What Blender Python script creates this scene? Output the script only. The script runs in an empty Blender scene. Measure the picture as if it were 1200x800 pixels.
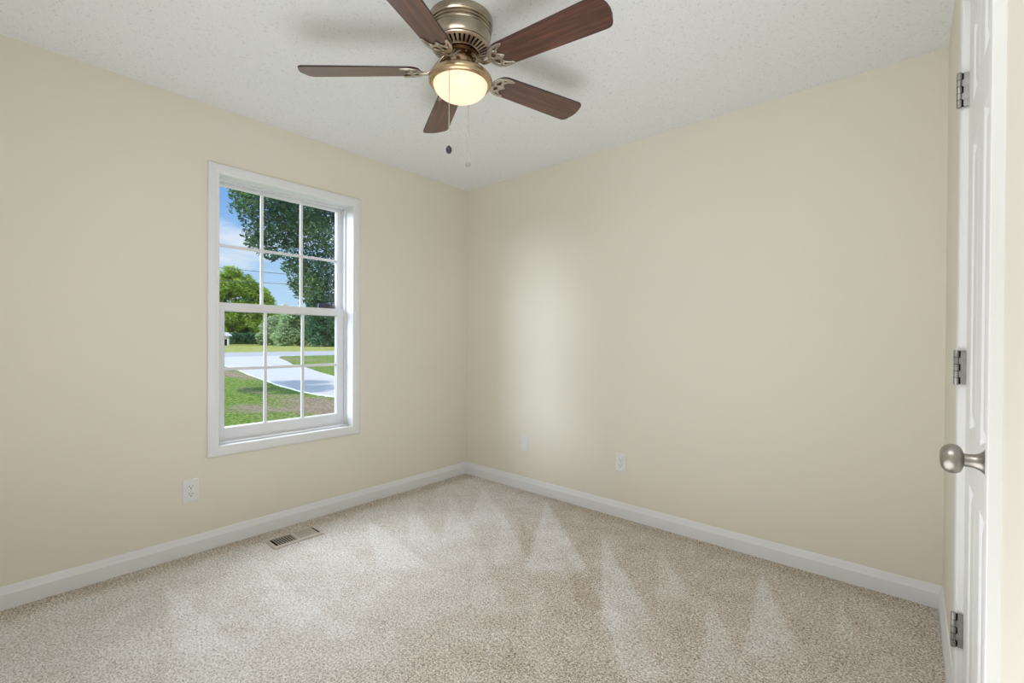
import bpy, bmesh, math, random
import numpy as np
from mathutils import Vector, Matrix

random.seed(7); rng = np.random.default_rng(7)
SC = bpy.context.scene
COL = SC.collection
R = math.radians

# ------------------------------------------------------------------ dimensions
W, H, L = 2.978, 2.404, 3.02        # room: x 0..W, y 0..-L, z 0..H
GZ = -0.55                          # ground level outside

# ------------------------------------------------------------------ camera
F_PX, YAW, PITCH, ROLL = 537.55, -0.71718, -0.005548, 0.006058
CAM = Vector((2.86959, -2.70087, 1.14862))
_fw = Vector((math.sin(YAW)*math.cos(PITCH), math.cos(YAW)*math.cos(PITCH), math.sin(PITCH)))
_r0 = Vector((math.cos(YAW), -math.sin(YAW), 0)); _u0 = _r0.cross(_fw)
_r = _r0*math.cos(ROLL)+_u0*math.sin(ROLL); _u = _u0*math.cos(ROLL)-_r0*math.sin(ROLL)
cd = bpy.data.cameras.new('camera'); cam = bpy.data.objects.new('camera', cd); COL.objects.link(cam)
m = Matrix((( _r.x, _u.x, -_fw.x, CAM.x), (_r.y, _u.y, -_fw.y, CAM.y), (_r.z, _u.z, -_fw.z, CAM.z), (0, 0, 0, 1)))
cam.matrix_world = m
cd.sensor_width = 36; cd.lens = F_PX*36/1200; cd.clip_start = .02; cd.clip_end = 2000
SC.camera = cam

def at(px, py, axis, val):          # measured photo point -> place on a known plane
    d = _fw + _r*((px-600)/F_PX) - _u*((py-400)/F_PX)
    return CAM + d*((val-CAM[axis])/d[axis])

# ------------------------------------------------------------------ exposure
SC.view_settings.view_transform = 'Standard'; SC.view_settings.look = 'None'
SC.view_settings.gamma = 1; SC.view_settings.use_curve_mapping = False
SC.view_settings.exposure = 0.03
SC.cycles.use_denoising = True
SC.cycles.max_bounces = 14; SC.cycles.diffuse_bounces = 8
SC.cycles.sample_clamp_indirect = 6

# ------------------------------------------------------------------ sky
world = bpy.data.worlds.new('sky'); SC.world = world; world.use_nodes = True
nt = world.node_tree; nt.nodes.clear()
def N(nt, t, **kw):
    n = nt.nodes.new(t)
    for k, v in kw.items():
        if k.startswith('i_'):
            key = k[2:]; n.inputs[int(key) if key.isdigit() else key.replace('_', ' ')].default_value = v
        else: setattr(n, k, v)
    return n
def ramp(nt, stops, interp='LINEAR'):
    n = nt.nodes.new('ShaderNodeValToRGB'); n.color_ramp.interpolation = interp
    e = n.color_ramp.elements
    while len(e) < len(stops): e.new(.5)
    for el, (p, c) in zip(e, stops): el.position = p; el.color = (*c[:3], 1) if len(c) > 2 else (c[0],)*3+(1,)
    return n
tc = N(nt, 'ShaderNodeTexCoord'); sep = N(nt, 'ShaderNodeSeparateXYZ')
nt.links.new(tc.outputs['Generated'], sep.inputs[0])
grad = ramp(nt, [(0, (.62, .80, .95)), (.06, (.50, .74, .96)), (.25, (.22, .44, .86)), (.45, (.13, .30, .72)), (1, (.10, .24, .6))])
nt.links.new(sep.outputs['Z'], grad.inputs[0])
mp = N(nt, 'ShaderNodeMapping'); mp.inputs['Scale'].default_value = (1.6, 1.6, 5.5); mp.inputs['Location'].default_value = (.35, .1, .25)
nt.links.new(tc.outputs['Generated'], mp.inputs[0])
cn = N(nt, 'ShaderNodeTexNoise', i_Scale=2.6, i_Detail=7.0, i_Roughness=.58)
nt.links.new(mp.outputs[0], cn.inputs['Vector'])
cr = ramp(nt, [(.47, (0,)), (.74, (1,))]); nt.links.new(cn.outputs[0], cr.inputs[0])
mixc = N(nt, 'ShaderNodeMix', data_type='RGBA'); mixc.inputs['B'].default_value = (.93, .95, .98, 1)
nt.links.new(cr.outputs[0], mixc.inputs['Factor']); nt.links.new(grad.outputs[0], mixc.inputs['A'])
bg = N(nt, 'ShaderNodeBackground', i_Strength=1.0); wo = N(nt, 'ShaderNodeOutputWorld')
nt.links.new(mixc.outputs['Result'], bg.inputs[0]); nt.links.new(bg.outputs[0], wo.inputs[0])

# ------------------------------------------------------------------ sun, daylight and added fill lamps
def lamp(name, kind, energy, color, loc=(0, 0, 0), direction=None, **kw):
    l = bpy.data.lights.new(name, kind); l.energy = energy; l.color = color
    for k, v in kw.items(): setattr(l, k, v)
    o = bpy.data.objects.new(name, l); COL.objects.link(o); o.location = loc
    if direction: o.rotation_euler = Vector(direction).to_track_quat('-Z', 'Y').to_euler()
    return o
# high summer sun over the roof: lights the garden, never enters the room
lamp('sun', 'SUN', 2.6, (1, .96, .88), direction=(-.62, .22, -.75), angle=R(1.0))
# bright hazy horizon to the south-west, seen through the left window: the soft streak on the far wall
lamp('hazy_horizon_glow', 'SUN', HAZE:=4.5, (.72, .86, 1), direction=(.47, .87, -.195), angle=R(24))
# two unseen fill lamps added near the camera to brighten the room evenly
lamp('added_fill_upward', 'AREA', 18, (.92, .96, 1), loc=(2.1, -2.1, .30), direction=(-.05, .15, 1), shape='DISK', size=1.7)
lamp('added_fill_downward', 'AREA', 20, (.95, .975, 1), loc=(2.25, -2.30, 2.385), direction=(-.05, .55, -1), shape='RECTANGLE', size=1.1, size_y=.8)
# unseen lamp added above the left window to boost the sky light
lamp('added_window_fill', 'AREA', 115, (.92, .96, 1), loc=(-1.15, -1.46, 2.85), direction=(1, 0, -.95), shape='RECTANGLE', size=1.6, size_y=1.2)

# ------------------------------------------------------------------ materials
def s2l(c):
    return tuple((v/255/12.92 if v/255 <= .04045 else ((v/255+.055)/1.055)**2.4) for v in c)
def mat(name, rgb, rough=.5, metal=0, spec=.5, noise=None, bump=None, **kw):
    """noise=(scale, amount)  bump=(scale, strength, distance)"""
    m = bpy.data.materials.new(name); m.use_nodes = True; t = m.node_tree
    b = t.nodes['Principled BSDF']
    b.inputs['Base Color'].default_value = (*rgb, 1); b.inputs['Roughness'].default_value = rough
    b.inputs['Metallic'].default_value = metal; b.inputs['Specular IOR Level'].default_value = spec
    tc = N(t, 'ShaderNodeTexCoord')
    if noise:
        n = N(t, 'ShaderNodeTexNoise', i_Scale=noise[0], i_Detail=4.0); t.links.new(tc.outputs['Object'], n.inputs['Vector'])
        a = noise[1]
        r = ramp(t, [(.3, [v*(1-a) for v in rgb]), (.7, [min(1, v*(1+a)) for v in rgb])])
        t.links.new(n.outputs[0], r.inputs[0]); t.links.new(r.outputs[0], b.inputs['Base Color'])
    if bump:
        n2 = N(t, 'ShaderNodeTexNoise', i_Scale=bump[0], i_Detail=5.0); t.links.new(tc.outputs['Object'], n2.inputs['Vector'])
        bp = N(t, 'ShaderNodeBump', i_Strength=bump[1], i_Distance=bump[2])
        t.links.new(n2.outputs[0], bp.inputs['Height']); t.links.new(bp.outputs[0], b.inputs['Normal'])
    return m
M = {}
M['wall'] = mat('wall_paint_cream', s2l((225, 220, 208)), .75, spec=.25, noise=(1.5, .012), bump=(90, .06, .004))
M['trim'] = mat('trim_white_paint', s2l((226, 228, 231)), .38, noise=(6, .01), bump=(60, .02, .002))
M['door'] = mat('door_white_paint', s2l((222, 223, 223)), .42, noise=(6, .01), bump=(120, .05, .002))
M['vinyl'] = mat('window_vinyl', s2l((220, 220, 223)), .35, noise=(8, .01))
M['plate'] = mat('plate_plastic', s2l((228, 229, 231)), .3, noise=(20, .01))
M['slot'] = mat('slot_black', (.004, .003, .003), .8, spec=.1, noise=(50, .1))
M['nickel'] = mat('brushed_nickel', (.36, .335, .30), .36, 1, noise=(30, .06), bump=(200, .05, .001))
M['hinge'] = mat('hinge_satin_nickel', (.34, .33, .31), .42, 1, noise=(60, .12))
M['screw'] = mat('screw_metal', (.5, .5, .5), .35, 1, noise=(60, .1))
M['antique'] = mat('antique_brass_nickel', (.40, .345, .27), .24, 1, noise=(12, .08), bump=(160, .04, .001))
M['fitter_glow'] = mat('light_fitter_glow_tint', (.56, .41, .26), .26, 1, noise=(12, .06), bump=(160, .04, .001))  # warm glow of the lit bowl put into the metal's base colour
M['copper'] = mat('vent_ring_metal', (.50, .40, .33), .30, 1, noise=(20, .08))
M['silver'] = mat('bracket_pewter', (.52, .47, .41), .28, 1, noise=(60, .15), bump=(150, .1, .001))
M['rotor'] = mat('rotor_dark_bronze', (.09, .045, .02), .3, 1, noise=(20, .1))
M['chain'] = mat('chain_metal', (.62, .60, .56), .3, 1, noise=(80, .1))
M['fob'] = mat('fob_dark', (.03, .03, .035), .3, noise=(30, .1))
M['register'] = mat('register_beige', s2l((196, 188, 180)), .45, noise=(25, .03))
M['device'] = mat('device_navy', (.012, .02, .04), .3, noise=(30, .1))
M['wire'] = mat('cable_grey', (.10, .12, .15), .6, noise=(2, .1))
M['concrete'] = mat('drive_concrete', s2l((226, 224, 220)), .85, noise=(.9, .06), bump=(20, .3, .01))
M['asphalt'] = mat('road_pale', s2l((200, 200, 199)), .9, noise=(.3, .05), bump=(10, .3, .01))
M['trunk'] = mat('bark', s2l((92, 76, 62)), .9, noise=(5, .3), bump=(12, .6, .03))
M['siding'] = mat('shed_white', s2l((220, 222, 226)), .7, noise=(1, .03))
M['shedroof'] = mat('shed_roof', s2l((150, 150, 152)), .8, noise=(3, .1))
M['dirt'] = mat('crawl_block', s2l((150, 140, 130)), .9, noise=(4, .1))

# walnut blades (grain runs along the blade's own x axis)
def wood():
    m = bpy.data.materials.new('walnut_blade'); m.use_nodes = True; t = m.node_tree; b = t.nodes['Principled BSDF']
    tc = N(t, 'ShaderNodeTexCoord'); mp = N(t, 'ShaderNodeMapping'); mp.inputs['Scale'].default_value = (1.6, 26, 26)
    t.links.new(tc.outputs['Object'], mp.inputs[0])
    n = N(t, 'ShaderNodeTexNoise', i_Scale=2.2, i_Detail=6.0, i_Roughness=.6, i_Distortion=.6); t.links.new(mp.outputs[0], n.inputs['Vector'])
    r = ramp(t, [(.30, s2l((58, 34, 32))), (.5, s2l((84, 50, 42))), (.72, s2l((124, 76, 54)))])
    t.links.new(n.outputs[0], r.inputs[0]); t.links.new(r.outputs[0], b.inputs['Base Color'])
    b.inputs['Roughness'].default_value = .30; b.inputs['Specular IOR Level'].default_value = .6
    b.inputs['Coat Weight'].default_value = .35; b.inputs['Coat Roughness'].default_value = .18
    return m
M['wood'] = wood()
M['wood_edge'] = mat('blade_edge_dark', s2l((44, 22, 18)), .4, noise=(20, .1))

def glass():
    m = bpy.data.materials.new('window_glass'); m.use_nodes = True; t = m.node_tree; t.nodes.clear()
    o = N(t, 'ShaderNodeOutputMaterial'); mx = N(t, 'ShaderNodeMixShader'); lw = N(t, 'ShaderNodeLayerWeight', i_Blend=.5); pw = N(t, 'ShaderNodeMath', operation='POWER'); pw.inputs[1].default_value = 5; fr = N(t, 'ShaderNodeMath', operation='MULTIPLY_ADD', use_clamp=True); fr.inputs[1].default_value = .6; fr.inputs[2].default_value = .02
    t.links.new(lw.outputs['Facing'], pw.inputs[0]); t.links.new(pw.outputs[0], fr.inputs[0])
    a = N(t, 'ShaderNodeBsdfTransparent'); a.inputs[0].default_value = (.985, .99, .985, 1); g = N(t, 'ShaderNodeBsdfGlossy', i_Roughness=.02)
    t.links.new(fr.outputs[0], mx.inputs[0]); t.links.new(a.outputs[0], mx.inputs[1]); t.links.new(g.outputs[0], mx.inputs[2]); t.links.new(mx.outputs[0], o.inputs[0])
    return m
M['glass'] = glass()

def bowl_mat():
    m = bpy.data.materials.new('frosted_lit_glass'); m.use_nodes = True; t = m.node_tree; b = t.nodes['Principled BSDF']
    b.inputs['Base Color'].default_value = (.30, .27, .23, 1); b.inputs['Roughness'].default_value = .35
    tc = N(t, 'ShaderNodeTexCoord'); n = N(t, 'ShaderNodeTexNoise', i_Scale=14.0); t.links.new(tc.outputs['Object'], n.inputs['Vector'])
    lw = N(t, 'ShaderNodeTexGradient', gradient_type='SPHERICAL'); mp = N(t, 'ShaderNodeMapping')
    mp.inputs['Scale'].default_value = (8, 8, 8); mp.inputs['Location'].default_value = (0, 0, .45)
    t.links.new(tc.outputs['Object'], mp.inputs[0]); t.links.new(mp.outputs[0], lw.inputs[0])
    r = ramp(t, [(0, (.92, .66, .44)), (.30, (.96, .80, .64)), (.62, (1, .90, .79)), (.9, (1, .96, .90))]); t.links.new(lw.outputs[0], r.inputs[0])
    t.links.new(r.outputs[0], b.inputs['Emission Color']); b.inputs['Emission Strength'].default_value = 1.15
    return m
M['bowl'] = bowl_mat()

def ceiling_mat():
    m = bpy.data.materials.new('popcorn_ceiling'); m.use_nodes = True; t = m.node_tree; b = t.nodes['Principled BSDF']
    tc = N(t, 'ShaderNodeTexCoord')
    v = N(t, 'ShaderNodeTexVoronoi', i_Scale=95.0, feature='F1'); n = N(t, 'ShaderNodeTexNoise', i_Scale=60.0, i_Detail=6.0, i_Roughness=.65)
    n3 = N(t, 'ShaderNodeTexNoise', i_Scale=105.0, i_Detail=2.0)
    for q in (v, n, n3): t.links.new(tc.outputs['Object'], q.inputs['Vector'])
    r = ramp(t, [(.0, s2l((232, 233, 233))), (.27, s2l((232, 233, 233))), (.36, s2l((238, 239, 239)))])
    r2 = ramp(t, [(.27, s2l((212, 213, 214))), (.40, s2l((234, 236, 238)))])
    t.links.new(n3.outputs[0], r2.inputs[0]); t.links.new(r2.outputs[0], b.inputs['Base Color'])
    ad = N(t, 'ShaderNodeMath', operation='SUBTRACT'); t.links.new(n.outputs[0], ad.inputs[0]); t.links.new(v.outputs['Distance'], ad.inputs[1])
    bp = N(t, 'ShaderNodeBump', i_Strength=.28, i_Distance=.005); t.links.new(ad.outputs[0], bp.inputs['Height']); t.links.new(bp.outputs[0], b.inputs['Normal'])
    b.inputs['Roughness'].default_value = .95; b.inputs['Specular IOR Level'].default_value = .1
    return m
M['ceiling'] = ceiling_mat()

def carpet_mat():
    m = bpy.data.materials.new('cut_pile_carpet'); m.use_nodes = True; t = m.node_tree; b = t.nodes['Principled BSDF']
    tc = N(t, 'ShaderNodeTexCoord'); at_ = N(t, 'ShaderNodeAttribute', attribute_name='nap_and_daylight')
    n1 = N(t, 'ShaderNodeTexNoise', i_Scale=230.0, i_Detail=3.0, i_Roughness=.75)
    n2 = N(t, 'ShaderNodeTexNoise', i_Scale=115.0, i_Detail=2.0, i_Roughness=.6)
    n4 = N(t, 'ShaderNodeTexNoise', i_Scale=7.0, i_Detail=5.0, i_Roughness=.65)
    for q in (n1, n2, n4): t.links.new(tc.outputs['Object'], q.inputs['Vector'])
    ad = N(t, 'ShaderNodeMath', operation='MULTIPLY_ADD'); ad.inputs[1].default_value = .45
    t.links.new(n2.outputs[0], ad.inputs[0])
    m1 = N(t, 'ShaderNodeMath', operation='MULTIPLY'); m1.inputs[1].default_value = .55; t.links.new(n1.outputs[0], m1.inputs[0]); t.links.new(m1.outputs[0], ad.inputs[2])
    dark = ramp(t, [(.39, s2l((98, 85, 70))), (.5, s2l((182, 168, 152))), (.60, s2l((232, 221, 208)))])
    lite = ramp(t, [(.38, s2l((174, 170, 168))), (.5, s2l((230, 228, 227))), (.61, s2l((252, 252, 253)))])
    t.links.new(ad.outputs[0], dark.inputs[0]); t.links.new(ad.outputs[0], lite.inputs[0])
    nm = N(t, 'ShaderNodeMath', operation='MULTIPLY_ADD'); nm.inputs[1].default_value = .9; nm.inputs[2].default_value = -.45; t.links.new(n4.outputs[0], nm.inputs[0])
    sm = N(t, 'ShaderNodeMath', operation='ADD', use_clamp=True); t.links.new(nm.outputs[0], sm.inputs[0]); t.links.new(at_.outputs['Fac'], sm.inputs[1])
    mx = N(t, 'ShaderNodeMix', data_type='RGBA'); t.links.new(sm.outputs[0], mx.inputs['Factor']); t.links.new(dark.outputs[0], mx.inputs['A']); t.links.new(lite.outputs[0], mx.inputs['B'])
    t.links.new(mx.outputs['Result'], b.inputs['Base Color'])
    bp = N(t, 'ShaderNodeBump', i_Strength=.75, i_Distance=.006); t.links.new(ad.outputs[0], bp.inputs['Height']); t.links.new(bp.outputs[0], b.inputs['Normal'])
    b.inputs['Roughness'].default_value = 1; b.inputs['Specular IOR Level'].default_value = .05
    b.inputs['Sheen Weight'].default_value = .15
    return m
M['carpet'] = carpet_mat()

def lawn_mat(name, greens, dirt, scale):
    m = bpy.data.materials.new(name); m.use_nodes = True; t = m.node_tree; b = t.nodes['Principled BSDF']
    tc = N(t, 'ShaderNodeTexCoord'); at_ = N(t, 'ShaderNodeAttribute', attribute_name='bare')
    n1 = N(t, 'ShaderNodeTexNoise', i_Scale=scale, i_Detail=8.0, i_Roughness=.75); n2 = N(t, 'ShaderNodeTexNoise', i_Scale=1.4, i_Detail=9.0, i_Roughness=.78)
    for q in (n1, n2): t.links.new(tc.outputs['Object'], q.inputs['Vector'])
    g = ramp(t, [(.38, greens[0]), (.5, greens[1]), (.62, greens[2])]); t.links.new(n1.outputs[0], g.inputs[0])
    d = ramp(t, [(.35, dirt[0]), (.65, dirt[1])]); t.links.new(n1.outputs[0], d.inputs[0])
    a = N(t, 'ShaderNodeMath', operation='MULTIPLY_ADD'); a.inputs[1].default_value = 3.4; a.inputs[2].default_value = -1.62; t.links.new(n2.outputs[0], a.inputs[0])
    s = N(t, 'ShaderNodeMath', operation='ADD', use_clamp=True); t.links.new(a.outputs[0], s.inputs[0]); t.links.new(at_.outputs['Fac'], s.inputs[1])
    mx = N(t, 'ShaderNodeMix', data_type='RGBA'); t.links.new(s.outputs[0], mx.inputs['Factor']); t.links.new(g.outputs[0], mx.inputs['A']); t.links.new(d.outputs[0], mx.inputs['B'])
    t.links.new(mx.outputs['Result'], b.inputs['Base Color']); b.inputs['Roughness'].default_value = .95; b.inputs['Specular IOR Level'].default_value = .1
    bp = N(t, 'ShaderNodeBump', i_Strength=.8, i_Distance=.05); t.links.new(n1.outputs[0], bp.inputs['Height']); t.links.new(bp.outputs[0], b.inputs['Normal'])
    return m
M['lawn'] = lawn_mat('lawn_grass', [s2l((68, 98, 34)), s2l((120, 156, 58)), s2l((184, 196, 120))], [s2l((128, 108, 86)), s2l((206, 186, 162))], 14.0)
M['field'] = lawn_mat('field_grass', [s2l((140, 150, 70)), s2l((176, 182, 96)), s2l((206, 204, 134))], [s2l((176, 178, 96)), s2l((200, 196, 130))], 1.2)

def leaf_mat(name, c0, c1, c2):
    m = bpy.data.materials.new(name); m.use_nodes = True; t = m.node_tree; b = t.nodes['Principled BSDF']
    tc = N(t, 'ShaderNodeTexCoord'); n = N(t, 'ShaderNodeTexNoise', i_Scale=1.3, i_Detail=8.0, i_Roughness=.8); t.links.new(tc.outputs['Object'], n.inputs['Vector'])
    r = ramp(t, [(.3, c0), (.5, c1), (.7, c2)]); t.links.new(n.outputs[0], r.inputs[0]); t.links.new(r.outputs[0], b.inputs['Base Color'])
    b.inputs['Roughness'].default_value = .5; b.inputs['Specular IOR Level'].default_value = .4
    tl = N(t, 'ShaderNodeBsdfTranslucent'); t.links.new(r.outputs[0], tl.inputs[0])
    ms = N(t, 'ShaderNodeMixShader'); ms.inputs[0].default_value = .35
    o = t.nodes['Material Output']; t.links.new(b.outputs[0], ms.inputs[1]); t.links.new(tl.outputs[0], ms.inputs[2]); t.links.new(ms.outputs[0], o.inputs[0])
    return m
M['leaf_dark'] = leaf_mat('leaf_dark_green', s2l((40, 76, 64)), s2l((66, 104, 74)), s2l((134, 162, 84)))
M['leaf_lime'] = leaf_mat('leaf_yellow_green', s2l((100, 142, 54)), s2l((160, 190, 80)), s2l((216, 226, 128)))
M['leaf_sage'] = leaf_mat('leaf_sage_green', s2l((118, 148, 106)), s2l((170, 194, 146)), s2l((218, 228, 188)))
M['leaf_deep'] = leaf_mat('leaf_deep_green', s2l((48, 88, 70)), s2l((78, 124, 90)), s2l((122, 162, 116)))

# ------------------------------------------------------------------ mesh helpers
class MB:
    def __init__(s): s.v = []; s.f = []
    def add(s, vs, fs):
        n = len(s.v); s.v += [tuple(v) for v in vs]; s.f += [tuple(i+n for i in f) for f in fs]; return s
    def box(s, a, b):
        x0, y0, z0 = [min(p, q) for p, q in zip(a, b)]; x1, y1, z1 = [max(p, q) for p, q in zip(a, b)]
        return s.add([(x0, y0, z0), (x1, y0, z0), (x1, y1, z0), (x0, y1, z0), (x0, y0, z1), (x1, y0, z1), (x1, y1, z1), (x0, y1, z1)],
                     [(0, 3, 2, 1), (4, 5, 6, 7), (0, 1, 5, 4), (1, 2, 6, 5), (2, 3, 7, 6), (3, 0, 4, 7)])
    def lathe(s, prof, seg=48, c=(0, 0, 0), ax='z', closed=False):
        vs = []; n = len(prof)
        for k in range(seg):
            a = 2*math.pi*k/seg
            for r, z in prof:
                if ax == 'z': vs.append((c[0]+r*math.cos(a), c[1]+r*math.sin(a), c[2]+z))
                else: vs.append((c[0]-z, c[1]+r*math.cos(a), c[2]+r*math.sin(a)))
        fs = []
        for k in range(seg):
            k2 = (k+1) % seg
            for j in range(n if closed else n-1):
                j2 = (j+1) % n
                fs.append((k*n+j, k2*n+j, k2*n+j2, k*n+j2))
        return s.add(vs, fs)
    def tube(s, pts, r, seg=8):
        pts = [Vector(p) for p in pts]; rs = r if hasattr(r, '__len__') else [r]*len(pts)
        vs = []; up = Vector((0, 0, 1)); n0 = None
        for i, p in enumerate(pts):
            t = (pts[min(i+1, len(pts)-1)]-pts[max(i-1, 0)]).normalized()
            if n0 is None:
                n0 = t.cross(up if abs(t.z) < .9 else Vector((1, 0, 0))).normalized()
            n0 = (n0-t*n0.dot(t)).normalized(); bn = t.cross(n0)
            for k in range(seg):
                a = 2*math.pi*k/seg; vs.append(p+(n0*math.cos(a)+bn*math.sin(a))*rs[i])
        fs = [(i*seg+k, i*seg+(k+1) % seg, (i+1)*seg+(k+1) % seg, (i+1)*seg+k) for i in range(len(pts)-1) for k in range(seg)]
        fs += [tuple(range(seg))[::-1], tuple(range((len(pts)-1)*seg, len(pts)*seg))]
        return s.add(vs, fs)
    def sweep(s, corners_fn, prof, closed_path):
        """corners_fn(o, d) -> list of path points for a profile point; mitred sweep"""
        cols = [corners_fn(o, d) for o, d in prof]; n = len(prof); mth = len(cols[0])
        vs = [cols[j][i] for i in range(mth) for j in range(n)]
        fs = []
        for i in range(mth if closed_path else mth-1):
            i2 = (i+1) % mth
            for j in range(n):
                j2 = (j+1) % n; fs.append((i*n+j, i*n+j2, i2*n+j2, i2*n+j))
        if not closed_path: fs += [tuple(range(n))[::-1], tuple(range((mth-1)*n, mth*n))]
        return s.add(vs, fs)
    def prism(s, poly, z0, z1):
        n = len(poly)
        return s.add([(x, y, z0) for x, y in poly]+[(x, y, z1) for x, y in poly],
                     [tuple(range(n))[::-1], tuple(range(n, 2*n))]+[(i, (i+1) % n, n+(i+1) % n, n+i) for i in range(n)])
    def build(s, name, material, parent=None, smooth=None, bevel=0, kind=None, mats=None):
        me = bpy.data.meshes.new(name); me.from_pydata(s.v, [], s.f)
        bm = bmesh.new(); bm.from_mesh(me); bmesh.ops.recalc_face_normals(bm, faces=bm.faces)
        if bevel:
            bmesh.ops.bevel(bm, geom=[e for e in bm.edges if len(e.link_faces) == 2 and e.calc_face_angle(0) > R(50)], offset=bevel, segments=2, profile=.7, affect='EDGES', clamp_overlap=True)
        bm.to_mesh(me); bm.free()
        o = bpy.data.objects.new(name, me); COL.objects.link(o)
        for mm in (mats or [material]): me.materials.append(mm)
        if smooth: 
            me.shade_smooth()
            me.set_sharp_from_angle(angle=R(smooth))
        if parent: o.parent = parent
        if kind: o['kind'] = kind
        return o
def empty(name, loc=(0, 0, 0), rz=0):
    o = bpy.data.objects.new(name, None); COL.objects.link(o); o.location = loc; o.rotation_euler = (0, 0, rz)
    o.empty_display_size = .1; return o
def tag(o, label=None, cat=None, group=None, kind=None):
    if label: o['label'] = label
    if cat: o['category'] = cat
    if group: o['group'] = group
    if kind: o['kind'] = kind
    return o
def local(o, parent): o.parent = parent; return o

# ------------------------------------------------------------------ floor: carpet with vacuum strokes and painted window light in the pile
def make_floor():
    st = .01
    xs = np.arange(-.02, W+.05, st); ys = np.arange(-L-.05, .03, st)
    X, Y = np.meshgrid(xs, ys, indexing='ij')
    nap_and_daylight = np.full(X.shape, .22)
    # daylight falling near the left window, painted as a lighter carpet tone
    nap_and_daylight += .52/(1+np.exp((X-1.40+.30*(Y+1.6))/.16))
    nap_and_daylight -= .6/(1+np.exp((X-.13)/.02))                    # darker strip along the skirting
    nap_and_daylight -= .30/(1+np.exp((-Y-.10)/.02))
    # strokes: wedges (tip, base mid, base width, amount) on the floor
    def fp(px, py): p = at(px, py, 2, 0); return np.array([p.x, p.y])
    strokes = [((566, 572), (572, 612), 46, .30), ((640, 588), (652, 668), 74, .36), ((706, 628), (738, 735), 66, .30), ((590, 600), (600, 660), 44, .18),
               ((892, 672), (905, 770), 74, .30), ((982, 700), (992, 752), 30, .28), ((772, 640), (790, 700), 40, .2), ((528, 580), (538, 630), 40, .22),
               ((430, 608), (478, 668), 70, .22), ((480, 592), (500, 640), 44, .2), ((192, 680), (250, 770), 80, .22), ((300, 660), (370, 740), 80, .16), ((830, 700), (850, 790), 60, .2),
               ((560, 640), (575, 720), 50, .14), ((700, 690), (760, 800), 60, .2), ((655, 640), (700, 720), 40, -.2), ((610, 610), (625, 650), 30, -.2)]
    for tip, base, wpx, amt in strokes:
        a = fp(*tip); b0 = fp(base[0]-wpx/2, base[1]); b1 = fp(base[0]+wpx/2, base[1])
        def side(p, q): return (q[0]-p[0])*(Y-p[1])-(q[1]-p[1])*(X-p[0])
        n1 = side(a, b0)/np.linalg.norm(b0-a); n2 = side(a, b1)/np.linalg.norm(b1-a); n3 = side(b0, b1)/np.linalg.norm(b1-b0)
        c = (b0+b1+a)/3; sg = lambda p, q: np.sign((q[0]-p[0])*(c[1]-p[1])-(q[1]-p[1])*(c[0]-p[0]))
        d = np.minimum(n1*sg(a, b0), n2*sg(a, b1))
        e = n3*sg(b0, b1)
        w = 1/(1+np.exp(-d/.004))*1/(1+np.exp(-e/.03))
        nap_and_daylight += amt*1.25*w
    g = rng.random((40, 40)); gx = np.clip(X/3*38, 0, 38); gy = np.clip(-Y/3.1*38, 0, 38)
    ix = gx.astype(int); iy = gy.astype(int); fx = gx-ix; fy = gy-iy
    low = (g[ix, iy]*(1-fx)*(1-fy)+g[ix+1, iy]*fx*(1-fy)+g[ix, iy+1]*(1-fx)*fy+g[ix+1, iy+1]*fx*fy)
    nap_and_daylight += (low-.5)*.16
    nx, ny = X.shape
    Z = .0015*np.sin(X*31)*np.sin(Y*27)+(rng.random(X.shape)-.5)*.003
    V = np.stack([X, Y, Z], -1).reshape(-1, 3)
    i = np.arange(nx-1)[:, None]*ny+np.arange(ny-1)[None]
    Fc = np.stack([i, i+ny, i+ny+1, i+1], -1).reshape(-1, 4)
    me = bpy.data.meshes.new('floor'); me.from_pydata(V.tolist(), [], Fc.tolist())
    at_ = me.attributes.new('nap_and_daylight', 'FLOAT', 'POINT'); at_.data.foreach_set('value', np.clip(nap_and_daylight, 0, 1).reshape(-1).astype(np.float32))
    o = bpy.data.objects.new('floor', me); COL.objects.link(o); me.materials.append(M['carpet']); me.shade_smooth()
    tag(o, kind='structure')
make_floor()
MB().box((-.19, -L-.15, GZ-.1), (W+.15, .15, -.01)).build('trim_1', M['dirt'], kind='structure')   # foundation under the carpet

# ------------------------------------------------------------------ walls, ceiling
WT = .185
wy0, wy1, wz0, wz1 = -1.866, -1.062, .546, 2.046      # opening of window_1
J = .012                                              # rough opening is larger by the jamb board
mb = MB(); mb.box((-WT, -L-.15, 0-.01), (0, wy0-J, H)); mb.box((-WT, wy1+J, -.01), (0, .15, H)); mb.box((-WT, wy0-J, -.01), (0, wy1+J, wz0-J)); mb.box((-WT, wy0-J, wz1+J), (0, wy1+J, H))
mb.build('wall_left', M['wall'], kind='structure')
MB().box((0, 0, -.01), (W, .15, H)).build('wall_back', M['wall'], kind='structure')
DY0, DY1, DZ = -.998, -1.592, 2.048                    # closet door opening (y from, y to, top)
mb = MB(); mb.box((W, .15, -.01), (W+.12, DY0, H)); mb.box((W, DY1, -.01), (W+.12, -L-.15, H)); mb.box((W, DY0, DZ), (W+.12, DY1, H))
mb.build('wall_right', M['wall'], kind='structure')
mb = MB().box((0, -L, -.01), (W, -L-.15, H))
mb.build('wall_rear', M['wall'], kind='structure')
MB().box((-WT, -L-.15, H), (W+.12, .15, H+.12)).build('ceiling', M['ceiling'], kind='structure')

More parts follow.
